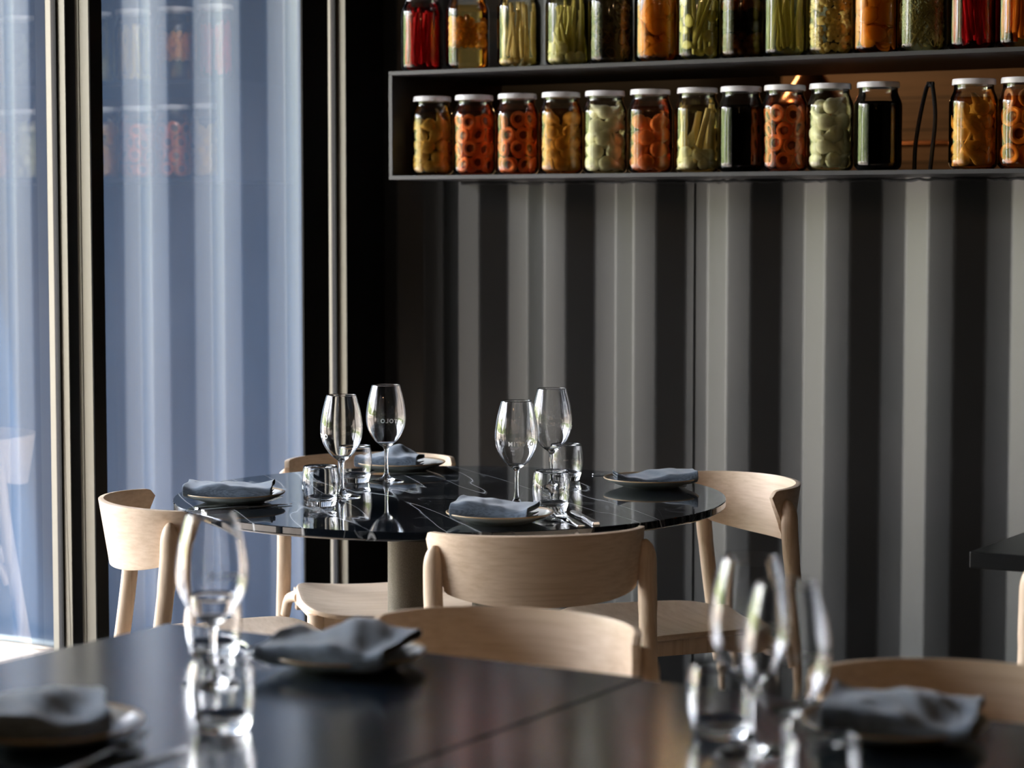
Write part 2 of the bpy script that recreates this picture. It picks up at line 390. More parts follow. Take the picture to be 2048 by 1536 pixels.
# glass wall ---------------------------------------------------------------
def window(n, y0, y1, xg, xf0, xf1, face=.043, far=.043):
    """one glazed bay between y0 (near) and y1 (far): bronze stiles with room faces painted black as shade, rubber seals, pane"""
    r = empty('window_%d' % n, (0, 0, 0)); r['kind'] = 'structure'
    f = MB().box(xf0, xf1-.002, y0, y0+face, 0, 2.7).box(xf0 if far > .01 else xg-.002, xf1-.002 if far > .01 else xg, y1-far, y1, 0, 2.7).box(xf0, xf1-.002, y0+face, y1-far, 0, .06).box(xf0, xf1-.002, y0+face, y1-far, 2.62, 2.7)
    f.box(xf0+.010, xf0+.014, y0-.002, y0, 0, 2.7)
    f.build('window_frame', frame_alu, r, smooth=False, bevel=.0012)
    c = MB().box(xf1-.002, xf1, y0+.001, y0+face, 0, 2.7)  # shade of the room-facing stile sides, put on as black strips
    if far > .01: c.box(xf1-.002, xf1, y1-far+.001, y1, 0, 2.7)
    c.build('painted_shade', gasket_black, r, smooth=False)
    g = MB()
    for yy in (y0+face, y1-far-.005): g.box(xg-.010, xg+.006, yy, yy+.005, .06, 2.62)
    g.build('gasket_black', gasket_black, r, smooth=False)
    link('pane', mesh('pane', [(xg, y0+face, .06), (xg, y1-far, .06), (xg, y1-far, 2.62), (xg, y0+face, 2.62)], [(0, 1, 2, 3)]), pane_m, r)
    return r
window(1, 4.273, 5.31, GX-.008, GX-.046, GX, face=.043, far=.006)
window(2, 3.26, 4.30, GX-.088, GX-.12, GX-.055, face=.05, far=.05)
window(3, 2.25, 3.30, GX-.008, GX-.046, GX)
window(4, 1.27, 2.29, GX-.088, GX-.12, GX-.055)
struct(MB().box(GX-.12, GX, -3.1, 1.27, 0, 2.75).build('wall_side', dark_room, smooth=False))
# bronze corner post between glass and container, room side painted black as shade
struct(MB().box(GX-.055, -3.7205, 5.31, 5.56, 0, 2.75).box(-3.7205, -3.719, 5.311, 5.56, 0, 2.75, 1).build('trim_3', [frame_alu, gasket_black], smooth=False))
# jamb face on the room side of the last pane, its shade painted black
struct(MB().box(GX-.006, GX, 5.141, 5.262, 0, 2.75).build('trim_4', gasket_black, smooth=False))
# roof overhang outside
struct(MB().box(-5.6, GX-.30, -3.1, 5.75, 2.75, 2.85).build('ceiling_outside', dark_room, smooth=False))

# ================================================================ SHELF AND JARS
sh = empty('wall_shelf', (SH_X0, SH_Y0, SH_Z0))
tag(sh, 'long black steel box shelf full of pickle jars through the corrugated wall', 'shelf')
L_ = SH_X1-SH_X0; D_ = SH_Y1-SH_Y0; H_ = SH_Z1-SH_Z0
MB().box(0, L_, 0, D_, H_-SH_T, H_).build('top_board', shelf_m, sh, smooth=False, bevel=.001)
MB().box(0, L_, 0, D_, 0, SH_T).build('bottom_board', shelf_m, sh, smooth=False, bevel=.001)
MB().box(0, SH_T, 0, D_, SH_T, H_-SH_T).build('end_panel', shelf_m, sh, smooth=False, bevel=.001)

JR, JH = .0575, .2115
jar_prof = catmull([(.001, .001), (.04, .0), (.050, .003), (.0565, .012), (JR, .03), (JR, .09), (JR, .150), (.0560, .163), (.0500, .178), (.0470, .186), (.0465, .193), (.0465, .2075)], 4)
jar_me = None
def liquid_mat(col, dens, rough=.02):
    key = 'pickling_liquid_%s' % ('_'.join('%02d' % int(c*99) for c in col))
    if col[1] > .03 and col != (.36, .28, .16): col = tuple(c**.5 for c in col)
    if key not in _m: _m[key] = sheet_glass(key, col, refl=.6, ior=1.2)
    return _m[key]
def veg(name, c0, c1, rough=.35, scale=40):
    if name in _m: return _m[name]
    m = mat(name, c0, rough, spec=.6, Subsurface_Weight=.0)
    return noisecol(m, (scale,)*3, [(.3, c0), (.7, c1)])
def pos(rnd, k, m_, rad, z, off): 
    t = 2*PI*(k/m_)+off; return Vector((rad*math.cos(t), rad*math.sin(t), z)), t
Z0, ZT = .008, .168
def fill_balls(root, rnd, name, m, r, z0=Z0, z1=ZT, sq=(1, 1, 1), stem=None, cap=60):
    z = z0+r*.8; row = 0; n_ = 0
    while z < z1-r*.3 and n_ < cap:
        lim = .052 if z < .15 else .045
        rad = max(lim-r*1.0, .004); m_ = max(3, int(2*PI*rad/(r*1.95)))
        for k in range(m_):
            p, t = pos(rnd, k+rnd.uniform(-.12, .12), m_, rad, z+rnd.uniform(-.25, .25)*r, row*.5*2*PI/m_)
            rr = r*rnd.uniform(.86, 1.06); p.z = max(p.z, z0+rr*.9)
            q = MB(); rot = Matrix.Rotation(rnd.uniform(0, 6), 3, 'Z') @ Matrix.Rotation(rnd.uniform(0, 1.5), 3, 'X')
            if stem: rot = Matrix.Rotation(t, 3, 'Z') @ Matrix.Rotation(rnd.uniform(-2.6, 2.6), 3, 'X')
            q.ball(Vector((0, 0, 0)), rr, sq, rot, 14, 9, .04, rnd)
            if stem:
                L = stem*rnd.uniform(.8, 1.2); d = rot @ Vector((0, 0, 1)); s_ = rot @ Vector((0, .25, 0))
                q.tube([d*rr*.5, d*(rr+L*.25)*.95, d*(rr+L*.6)+s_*L*.4, d*(rr+L)+s_*L*.9], [rr*.75, rr*.42, rr*.26, rr*.2], 9)
                for i_, v in enumerate(q.v):      # keep inside the glass
                    v = Vector(v)+p; h = math.hypot(v.x, v.y); li = .0515 if v.z < .155 else .042
                    if h > li: v.x *= li/h; v.y *= li/h
                    v.z = min(max(v.z, Z0), .178); q.v[i_] = tuple(v-p)
            q.build(name, m, root, angle=80, loc=p); n_ += 1
            if n_ >= cap: break
        z += r*1.55; row += 1
def fill_stems(root, rnd, name, m, n_, r, z0=Z0, z1=.172, tilt=.5, taper=.7, flat=1.0, core=True):
    for k in range(n_):
        rad = .047 if (k % 3 or not core) else .025
        t0 = 2*PI*k/n_*1.0+rnd.uniform(-.15, .15); t1 = t0+rnd.uniform(-tilt, tilt)
        a = z0+rnd.uniform(0, .02)+r; b = z1-rnd.uniform(0, .03); q = MB(); pts = []; rs = []
        for i in range(7):
            u = i/6; t = t0+(t1-t0)*u; rr_ = (rad-r)*(1-.10*math.sin(PI*u)*rnd.random()); z = a+(b-a)*u
            if z > .155: rr_ = min(rr_, .040-r*.3)
            pts.append((rr_*math.cos(t), rr_*math.sin(t), z)); rs.append(r*(1-(1-taper)*u))
        rs[0] *= .6; q.tube(pts, rs, 9, flat); q.build(name, m, root, angle=60)
def fill_halves(root, rnd, name, flesh, pit, r, z0=Z0, z1=ZT, cap=40):
    z = z0+r; row = 0
    while z < z1-r*.2:
        lim = .052 if z < .15 else .046
        rad = lim-r*.55; m_ = max(4, int(2*PI*rad/(r*1.7)))
        for k in range(m_):
            p, t = pos(rnd, k+rnd.uniform(-.1, .1), m_, rad, z+rnd.uniform(-.2, .2)*r, row*.5*2*PI/m_)
            rot = Matrix.Rotation(t+rnd.uniform(-.35, .35), 3, 'Z') @ Matrix.Rotation(PI/2+rnd.uniform(-.35, .35), 3, 'Y')
            pr = [(0, -.45), (.5, -.42), (.85, -.2), (1, .02), (.93, .16), (.78, .20), (.60, .12), (.42, -.06), (.25, -.14), (0, -.16)]
            q = MB().lathe([(a*r, b*r) for a, b in catmull(pr, 2)], 18, mis=None)
            nf = len(q.f)
            for i_, f in enumerate(q.f):
                q.mi[i_] = 1 if i_ >= nf*.74 else 0
            q.v = [tuple(rot @ Vector(v)) for v in q.v]
            for i_, v in enumerate(q.v):
                v = Vector(v)+p; h = math.hypot(v.x, v.y); li = .0518 if v.z < .155 else .044
                if h > li: v.x *= li/h; v.y *= li/h
                q.v[i_] = tuple(v-p)
            q.build(name, [flesh, pit], root, angle=80, loc=p)
        z += r*1.72; row += 1
def fill_slices(root, rnd, name, m, n_=34, r=.026, z0=Z0, z1=ZT):
    for k in range(n_):
        t = rnd.uniform(0, 2*PI); z = z0+r*.8+(z1-z0-r*1.2)*(k/n_); rad = .048
        vs = []; fs = []; nr, na = 4, 16; tl = rnd.uniform(-.6, .6); ec = rnd.uniform(.55, 1.0)
        for i in range(nr+1):
            for j in range(na):
                a = 2*PI*j/na; u = r*i/nr*math.cos(a)*(1+.12*math.sin(3*a+k)); v = r*ec*i/nr*math.sin(a)
                uu = u*math.cos(tl)-v*math.sin(tl); vv = u*math.sin(tl)+v*math.cos(tl)
                rr_ = rad-.004*rnd.random()*(i == nr)-.002*(k % 3); zz = min(max(z+vv, z0), .172); 
                if zz > .155: rr_ = min(rr_, .044)
                tt = t+uu/rad; vs.append((rr_*math.cos(tt), rr_*math.sin(tt), zz))
        fs = [(i*na+j, i*na+(j+1) % na, (i+1)*na+(j+1) % na, (i+1)*na+j) for i in range(nr) for j in range(na)]
        o = MB().add(vs, fs).build(name, m, root, angle=80); q = o.modifiers.new('thickness', 'SOLIDIFY'); q.thickness = .003
def fill_rings(root, rnd, name, m, n_=26, z0=Z0, z1=ZT):
    for k in range(n_):
        r = rnd.uniform(.009, .019); t = rnd.uniform(0, 2*PI); z = z0+r+(z1-z0-2*r)*(k/n_); rad = .050-r*rnd.uniform(.25, .6)
        c = Vector((rad*math.cos(t), rad*math.sin(t), z)); rot = Matrix.Rotation(t+rnd.uniform(-.5, .5), 3, 'Z') @ Matrix.Rotation(PI/2+rnd.uniform(-.7, .7), 3, 'Y')
        pts = []
        for j in range(17):
            a = 2*PI*j/16; p = c+rot @ Vector((r*math.cos(a), r*.8*math.sin(a), .002*math.sin(2*a))); h = math.hypot(p.x, p.y)
            if h > .0505: p.x *= .0505/h; p.y *= .0505/h
            pts.append(p)
        MB().tube(pts, .0019, 6, cap=False).build(name, m, root, angle=80)
def stuff_part(o): o['kind'] = 'stuff'; return o
def fill_florets(root, rnd, m):
    q = MB()
    for k in range(170):
        t = rnd.uniform(0, 2*PI); z = rnd.uniform(.016, .162); r = rnd.uniform(.005, .0125); rad = (.0515 if z < .15 else .044)-r*rnd.uniform(.9, 1.5)
        q.ball((rad*math.cos(t), rad*math.sin(t), z), r, (1, 1, .9), None, 8, 5, .25, rnd)
    stuff_part(q.build('pickled_cauliflower', m, root, angle=50, weld=False))
def fill_herbs(root, rnd, name, m, n_=160, r=.0014, flat=.6):
    q = MB()
    for k in range(n_):
        t = rnd.uniform(0, 2*PI); z = rnd.uniform(.012, .13); rad = rnd.uniform(.030, .0495); dt = rnd.uniform(-1.2, 1.2); L = rnd.uniform(.02, .05); pts = []
        for i in range(5):
            u = i/4; a = t+dt*u; rr_ = rad+.003*math.sin(5*u+k); zz = z+L*u
            if zz > .155: rr_ = min(rr_, .043)
            pts.append((rr_*math.cos(a), rr_*math.sin(a), zz))
        q.tube(pts, r*rnd.uniform(.6, 1.5), 5, flat)
    stuff_part(q.build(name, m, root, angle=60, weld=False))

def jar(kind, label, x, y, z, group, seed, rz=0):
    global jar_me
    rnd = random.Random(seed)
    root = empty('pickle_jar', (x, y, z), rz); tag(root, label, 'jar', group)
    if jar_me is None:
        g = MB().lathe(jar_prof, 40).build('glass_body', jar_glass_m, root, angle=60)
        l = MB().lathe(catmull([(.001, .2115), (.045, .2115), (.0495, .2105), (.0508, .208), (.0510, .2015), (.0512, .1985), (.0500, .1978), (.0478, .1982)], 3), 48).build('lid', white_lid, root, angle=50)
        jar_me = (g.data, l.data)
    else:
        link('glass_body', jar_me[0], None, root); link('lid', jar_me[1], None, root)
    LQ = {'red': (.70, .05, .07), 'amber': (.90, .46, .10), 'yellow': (.97, .90, .60), 'green': (.94, .90, .50), 'pale': (.97, .96, .80),
          'rust': (.93, .48, .24), 'black': (.012, .010, .008), 'dark': (.36, .28, .16), 'gold': (.88, .62, .20)}
    def liquid(c, top=.168, r0=.0535):
        pr = [(.001, .004), (.044, .004), (.051, .008), (r0, .018), (r0, min(top, .150))]
        if top > .152: pr += [(.0525, .160), (.0495, top)]
        pr += [(.001, top)]
        o = MB().lathe(pr, 36).build('liquid', liquid_mat(LQ[c], 1), root, angle=50)
    on_b = veg('onion_beige', (.76, .62, .36), (.86, .75, .50)); on_w = veg('onion_pale', (.78, .75, .50), (.85, .82, .64))
    gr = veg('onion_green', (.55, .50, .14), (.72, .66, .32)); kum = veg('kumquat_orange', (.95, .44, .05), (.98, .60, .15))
    asp = veg('bean_straw', (.76, .60, .26), (.88, .74, .40)); red = veg('beet_red', (.55, .03, .03), (.75, .13, .10))
    ap = veg('apricot_flesh', (.85, .28, .08), (.95, .44, .18)); pit = veg('apricot_pit', (.10, .02, .01), (.22, .05, .02))
    mango = veg('persimmon_orange', (.95, .50, .08), (.98, .64, .20)); cauli = veg('cauliflower_yellow', (.90, .70, .26), (.95, .82, .44), scale=90)
    car = veg('carrot_orange', (.80, .28, .05), (.85, .38, .12)); herb = veg('herb_olive', (.32, .26, .10), (.52, .43, .22)); leaf = veg('stalk_green', (.44, .40, .08), (.62, .55, .18))
    oli = veg('olive_brown', (.48, .22, .06), (.62, .34, .12)); dk = veg('dark_fruit', (.02, .012, .01), (.05, .03, .02)); ring = veg('ring_pale', (.48, .42, .34), (.62, .56, .46))
    pch = veg('peach_brown', (.74, .32, .12), (.82, .42, .18))
    if kind == 'beet': liquid('red'); fill_stems(root, rnd, 'beet_stem', red, 22, .0062, tilt=.9)
    elif kind == 'kumquat': liquid('gold'); fill_balls(root, rnd, 'kumquat', kum, .0098, z0=.062, sq=(1, 1, 1.25))
    elif kind == 'asparagus': liquid('yellow'); fill_stems(root, rnd, 'pickled_stem', asp, 20, .0058, tilt=.6); fill_balls(root, rnd, 'pickled_onion', asp, .010, z1=.07, cap=10)
    elif kind == 'spring': liquid('green', ); fill_stems(root, rnd, 'spring_onion', gr, 17, .0072, tilt=.9, taper=.5); fill_balls(root, rnd, 'onion_bulb', on_w, .015, z1=.13, stem=.03, cap=10)
    elif kind == 'rings': liquid('dark'); fill_rings(root, rnd, 'onion_ring', ring, 44)
    elif kind == 'mango': liquid('amber'); fill_slices(root, rnd, 'persimmon_slice', mango, 52, .030)
    elif kind == 'pepper': liquid('green'); fill_slices(root, rnd, 'pepper_slice', veg('pepper_yellow', (.66, .60, .12), (.78, .72, .30)), 26, .018); fill_stems(root, rnd, 'pepper_strip', gr, 11, .007, tilt=1.6)
    elif kind == 'olive':
        liquid('dark'); fill_balls(root, rnd, 'olive', oli, .0115, z1=.062); fill_balls(root, rnd, 'dark_fruit', dk, .016, z0=.068, z1=.12); fill_balls(root, rnd, 'apricot', ap, .015, z0=.118)
    elif kind == 'stalk': liquid('green'); fill_stems(root, rnd, 'green_stalk', leaf, 20, .0075, tilt=.7, taper=.45, flat=.45)
    elif kind == 'cauli': liquid('yellow'); fill_florets(root, rnd, cauli)
    elif kind == 'herb': liquid('green'); fill_herbs(root, rnd, 'pickled_herbs', herb, 420)
    elif kind == 'carrot': liquid('amber'); fill_stems(root, rnd, 'carrot_stick', car, 16, .0085, tilt=.8, taper=.6)
    elif kind == 'bulb': liquid('gold'); fill_balls(root, rnd, 'pickled_onion', on_b, .0185, stem=.045, cap=26)
    elif kind == 'bulb_amber': liquid('amber'); fill_balls(root, rnd, 'pickled_onion', on_b, .019, stem=.055, cap=24)
    elif kind == 'bulb_pale': liquid('pale'); fill_balls(root, rnd, 'pickled_onion', on_w, .021, stem=.035, cap=22)
    elif kind == 'bulb_long': liquid('yellow'); fill_balls(root, rnd, 'pickled_onion', on_w, .017, stem=.06, cap=14); fill_stems(root, rnd, 'pickled_leek', asp, 7, .010, tilt=1.1, core=False)
    elif kind == 'halves': liquid('rust'); fill_halves(root, rnd, 'apricot_half', ap, pit, .0215)
    elif kind == 'halves_big': liquid('amber'); fill_halves(root, rnd, 'peach_half', pch, pit, .025)
    elif kind == 'peach': liquid('rust'); fill_balls(root, rnd, 'pickled_peach', pch, .022)
    elif kind == 'black': liquid('black', .165)
    return root
JY = SH_Y0+.072
LOW = [(-3.375, 'bulb', 'pickle jar of beige onions with stems, at the left end of the lower row'),
       (-3.242, 'halves', 'pickle jar of red-orange apricot halves next to the leftmost beige onions'),
       (-3.109, 'halves', 'pickle jar of orange apricot halves, third from the left in the lower row'),
       (-2.976, 'bulb_amber', 'pickle jar of stemmed bulbs in amber brine, fourth from the left in the lower row'),
       (-2.847, 'bulb_pale', 'pickle jar of pale green-white onions in cloudy brine, fifth in the lower row'),
       (-2.716, 'peach', 'pickle jar of whole brown-orange peaches in the lower row'),
       (-2.583, 'bulb_long', 'pickle jar of long pale stems and onions left of a black jar'),
       (-2.463, 'black', 'pickle jar of black liquid between pale stems and apricot halves'),
       (-2.344, 'halves', 'pickle jar of apricot halves standing between a black jar and pale onions'),
       (-2.224, 'bulb_pale', 'pickle jar of pale white onions between apricot halves and a black jar'),
       (-2.100, 'black', 'pickle jar of black liquid just left of the dark tongs'),
       (-1.861, 'bulb_amber', 'pickle jar of long amber vegetables just right of the tongs gap'),
       (-1.742, 'halves_big', 'pickle jar of peach halves cut by the right edge, lower row')]
UP = [(-3.403, 'beet', 'pickle jar of red stems in red liquid at the left end of the upper row'),
      (-3.259, 'kumquat', 'pickle jar of orange kumquats floating over clear dark brine'),
      (-3.101, 'asparagus', 'pickle jar of straw yellow stems, third from the left in the upper row'),
      (-2.955, 'spring', 'pickle jar of green spring onions with white bulbs in the upper row'),
      (-2.828, 'rings', 'pickle jar of dark brine with pale onion rings in the upper row'),
      (-2.696, 'mango', 'pickle jar packed with orange fruit slices right of the onion rings'),
      (-2.578, 'pepper', 'pickle jar of yellow-green peppers right of the orange slices'),
      (-2.458, 'olive', 'pickle jar of small brown olives below dark fruit in the upper row'),
      (-2.342, 'stalk', 'pickle jar of green leafy stalks left of the cauliflower'),
      (-2.224, 'cauli', 'pickle jar of yellow cauliflower in the upper row'),
      (-2.107, 'mango', 'pickle jar of orange slices just right of the cauliflower'),
      (-1.990, 'herb', 'pickle jar of fine olive green herbs in the upper row'),
      (-1.867, 'beet', 'pickle jar of dark red stems near the right edge, upper row'),
      (-1.749, 'carrot', 'pickle jar of orange carrot sticks cut by the right edge, upper row')]
for i, (x, k, lab) in enumerate(LOW): jar(k, lab, x, JY, SH_Z0+SH_T, 'pickle jars in the lower row of the shelf', 100+i*7, i*1.3)
for i, (x, k, lab) in enumerate(UP): jar(k, lab, x, JY-.005, SH_Z1, 'pickle jars on top of the shelf', 300+i*11, i*.9)
# tongs standing in the gap
tg = empty('kitchen_tongs', (-1.985, SH_Y0+.10, SH_Z0+SH_T)); tag(tg, 'dark metal tongs standing upright in the gap of the lower row', 'tongs')
for s in (-1, 1):
    MB().tube(catmull([(s*.020-.012, 0, .002), (s*.022-.008, 0, .06), (s*.019, 0, .13), (s*.008+.004, 0, .195), (.006, 0, .207)], 4), [.0045]*17, 8, 1.8).build('arm', dark_steel, tg)
MB().tube([(-.002, 0, .204), (.014, 0, .204)], .007, 10).build('hinge', dark_steel, tg)
# kitchen beyond the pass-through
for i, (x, y, z, lab) in enumerate([(-3.05, 7.0, 1.72, 'copper heat lamp in the kitchen behind the left part of the shelf'), (-2.05, 7.2, 1.66, 'copper heat lamp in the kitchen seen through the gap beside the tongs')]):
    h = empty('heat_lamp', (x, y, z)); tag(h, lab, 'lamp', 'copper heat lamps in the kitchen')
    MB().lathe(catmull([(.012, .13), (.03, .125), (.05, .09), (.10, .02), (.105, 0), (.098, 0), (.045, .085), (.001, .10)], 3), 28).build('lamp_shade', mat('copper', (.72, .30, .14), .25, 1), h)
    MB().tube([(0, 0, .12), (0, 0, 2.75-z)], .005, 8).build('cord', gasket_black, h)
    MB().ball((0, 0, .04), .03).build('bulb', mat('warm_bulb', (1, .6, .3), .4, Emission_Color=(1, .5, .2, 1), Emission_Strength=1.5), h)
rl = empty('kitchen_rail', (-2.2, 7.9, 1.62)); tag(rl, 'steel rail on the timber kitchen wall behind the jars', 'rail')
MB().tube([(-1.2, 0, 0), (1.2, 0, 0)], .012, 10).build('bar', mat('copper', (.72, .30, .14), .25, 1), rl)
for x in (-1.1, 0, 1.1): MB().box(x-.01, x+.01, 0, .3, -.01, .01).build('bracket', dark_steel, rl, smooth=False)

# ================================================================ CHAIR
def make_chair():
    r = empty('dining_chair', (0, 0, 0))
    # curved plywood backrest
    nu, nv = 56, 14; a, b_ = .209, .160; vs = []
    for i in range(nu+1):
        u = -1+2*i/nu; au = abs(u)
        for j in range(nv+1):
            v = j/nv
            tm = R(63+21*(v**.8))
            t = u*tm
            zt, zb = .765-.004*au*au, .628+.024*au**2.4
            e_ = .075
            if au > 1-e_:
                q = (au-(1-e_))/e_; c = 1-math.sqrt(max(0, 1-q*q)); zt -= c*.015; zb += c*.017
            z = zb+(zt-zb)*v
            y = -.262+b_*(1-math.cos(t))-(z-.63)*.16
            vs.append((a*math.sin(t), y, z))
    fs = [(i*(nv+1)+j, (i+1)*(nv+1)+j, (i+1)*(nv+1)+j+1, i*(nv+1)+j+1) for i in range(nu) for j in range(nv)]
    o = link('backrest', mesh('backrest', vs, fs), [wood_h, ply_edge], r, smooth=True)
    m = o.modifiers.new('thickness', 'SOLIDIFY'); m.thickness = .0115; m.offset = 0; m.material_offset_rim = 0
    m = o.modifiers.new('bevel', 'BEVEL'); m.width = .0028; m.segments = 3; m.limit_method = 'ANGLE'; m.angle_limit = R(50)
    # seat
    n = 30; vs = []; fs = []
    def outl(s_, t_):   # rounded trapezoid, s,t in -1..1
        k = 5.0; d = (abs(s_)**k+abs(t_)**k)**(1/k); mxx = max(abs(s_), abs(t_)); f = mxx/d if d > 0 else 1
        s2, t2 = s_*f, t_*f
        hw = .205+.022*t2
        z = .452-.010*(1-min(1, s2*s2))*(1-.5*t2*t2)+.012*(abs(s2)**3)-.012*max(0, t2-.5)**2*4
        return (s2*hw, .015+t2*.205, z)
    for i in range(n+1):
        for j in range(n+1): vs.append(outl(-1+2*i/n, -1+2*j/n))
    fs = [(i*(n+1)+j, (i+1)*(n+1)+j, (i+1)*(n+1)+j+1, i*(n+1)+j+1) for i in range(n) for j in range(n)]
    o = link('seat', mesh('seat', vs, fs), [wood_h], r, smooth=True)
    m = o.modifiers.new('thickness', 'SOLIDIFY'); m.thickness = .012; m.offset = -1
    m = o.modifiers.new('bevel', 'BEVEL'); m.width = .003; m.segments = 3; m.limit_method = 'ANGLE'; m.angle_limit = R(50)
    for s in (-1, 1):
        # rear leg runs up outside the backrest end with a rounded top
        P = catmull([(s*.215, -.285, 0), (s*.211, -.250, .2), (s*.207, -.215, .42), (s*.207, -.197, .55), (s*.2085, -.186, .65), (s*.2080, -.183, .710), (s*.2045, -.181, .732), (s*.203, -.180, .739)], 5)
        rs = []
        for p in P:
            z = p[2]; rr = .0135+(.0175-.0135)*min(1, z/.42) if z < .42 else (.0175 if z < .6 else .0185)
            if z > .695: rr = .0185*math.sqrt(max(.02, 1-((z-.695)/.0445)**2))
            rs.append(rr)
        MB().tube(P, rs, 18).build('leg', wood_v, r, angle=60)
        P = catmull([(s*.205, .205, 0), (s*.198, .19, .22), (s*.190, .178, .438)], 5)
        MB().tube(P, [.0145+.0055*i/(len(P)-1) for i in range(len(P))], 18).build('leg', wood_v, r, angle=60)
        # side rail: bracket curving from rear leg under the seat
        P = catmull([(s*.204, -.205, .375), (s*.199, -.185, .415), (s*.186, -.15, .428), (s*.183, -.12, .430)], 4)
        MB().tube(P, [.012]*len(P), 10, 1.2).box(s*.181-.009, s*.181+.009, -.16, .17, .413, .449).build('side_rail', wood_v, r, angle=60)
    for y in (.175, -.165):
        MB().box(-.185, .185, y-.010, y+.010, .392, .437).build('apron', wood_h, r, smooth=False, bevel=.003)
    for s in (-1, 1):
        MB().tube([(s*.11, .175, .393), (s*.11, .175, .384)], .008, 12).build('stacking_stud', mat('clear_plastic', (.75, .72, .7), .3), r)
    return r
chairs = [
 # backrest centre x, y, facing angle (deg, 0 = +x), label
 (-2.128, 3.690, 133, 'light ash dining chair with its back to the camera, tucked under the round marble table'),
 (-3.262, 4.723, -45, 'light ash dining chair on the far side of the round table, behind the wine glasses'),
 (-2.165, 4.762, -127, 'light ash dining chair at the right side of the round table by the corrugated wall'),
 (-3.158, 3.676, 50, 'light ash dining chair at the left side of the round table by the window'),
 (-1.722, 2.935, -83, 'light ash dining chair in the centre foreground behind the black table'),
 (-.982, 2.880, -90, 'blurred light ash dining chair at the lower right, behind the foreground plate'),
 (-1.075, 3.86, 90, 'light ash dining chair of which only one post shows at the right edge'),
]
ch0 = make_chair()
for i, (x, y, a, lab) in enumerate(chairs):
    c = ch0 if i == 0 else copy_tree(ch0)
    t = R(a); c.location = (x+.25*math.cos(t), y+.25*math.sin(t), 0); c.rotation_euler = (0, 0, t-PI/2)
    tag(c, lab, 'chair', 'ash dining chairs')

# ================================================================ TABLES
TZ = .75
rt = empty('round_table', (-2.672, 4.203, 0)); tag(rt, 'round black marble table with white veins on bronze columns', 'table')
MB().lathe([(.001, .7275), (.570, .7275), (.588, .730), (.597, .7345), (.5985, .7365), (.5985, .7485), (.597, .75), (.001, .75)], 180).build('tabletop', marble_m, rt, angle=20)
MB().lathe([(.001, .716), (.42, .716), (.42, .7275), (.001, .7275)], 60).build('subtop', edge_m, rt)
for dx, dy in ((-.093, -.030), (.066, .064)):
    MB().lathe([(.001, .02), (.043, .02), (.043, .716), (.001, .716)], 40).build('column', column_m, rt, loc=(dx, dy, 0), angle=30)
MB().lathe([(.001, 0), (.27, 0), (.27, .012), (.265, .02), (.001, .02)], 60).build('base_plate', column_m, rt, angle=30)
def square_table(x0, x1, y0, y1, lab, thick=.03, top=None):
    cx, cy = (x0+x1)/2, (y0+y1)/2; hx, hy = (x1-x0)/2, (y1-y0)/2
    t = empty('square_table', (cx, cy, 0)); tag(t, lab, 'table', 'square black tables')
    MB().box(-hx, hx, -hy, hy, TZ-thick, TZ).build('tabletop', top or table_m, t, smooth=False, bevel=.002)
    MB().box(-.04, .04, -.04, .04, .02, TZ-thick).build('column', edge_m, t, smooth=False, bevel=.003)
    MB().box(-.25, .25, -.25, .25, 0, .02).build('base_plate', edge_m, t, smooth=False, bevel=.003)
square_table(-2.18, -1.384, 1.85, 2.648, 'black wooden table in the left foreground with blue window sheen')
square_table(-1.381, -.585, 1.842, 2.636, 'black wooden table in the right foreground, joined to its left neighbour')
square_table(-1.41, -.61, 3.967, 4.767, 'thin black table whose corner shows at the right edge by the wall', top=table_satin)

# ================================================================ TABLEWARE
def make_plate():
    pr = catmull([(.001, .004), (.030, .004), (.055, .002), (.057, .0), (.060, .001), (.075, .006), (.094, .0125), (.1045, .0180), (.1072, .0205), (.1068, .0222), (.1050, .0220), (.098, .0190), (.085, .0130), (.070, .0090), (.050, .0078), (.001, .0075)], 3)
    k = len(pr)-1; mis = []
    for i in range(k):
        f = i/3
        mis.append(0 if f < 7.4 else (1 if f < 10.6 else 2))
    r = MB().lathe(pr, 72, mis=mis).build('dinner_plate', [plate_out, plate_rim, plate_in], angle=60)
    return r
PG = 'cream plates with tan rims'
plates = [(-3.002, 3.867, TZ, 'cream plate at the left side of the round table, near the window'),
          (-3.043, 4.565, TZ, 'cream plate on the far side of the round table, before the back chair'),
          (-2.347, 3.875, TZ, 'cream plate at the front of the round table, beside fork and knife'),
          (-2.371, 4.571, TZ, 'cream plate at the right side of the round table, before the wall'),
          (-1.762, 2.513, TZ, 'blurred cream plate at the back edge of the left foreground table'),
          (-1.803, 1.977, TZ, 'blurred cream plate cut off at the lower left corner'),
          (-.973, 2.492, TZ, 'blurred cream plate on the right foreground table')]
p0 = make_plate()
for i, (x, y, z, lab) in enumerate(plates):
    p = p0 if i == 0 else copy_tree(p0)
    p.location = (x, y, z); p.rotation_euler = (0, 0, i*.8); tag(p, lab, 'plate', PG)

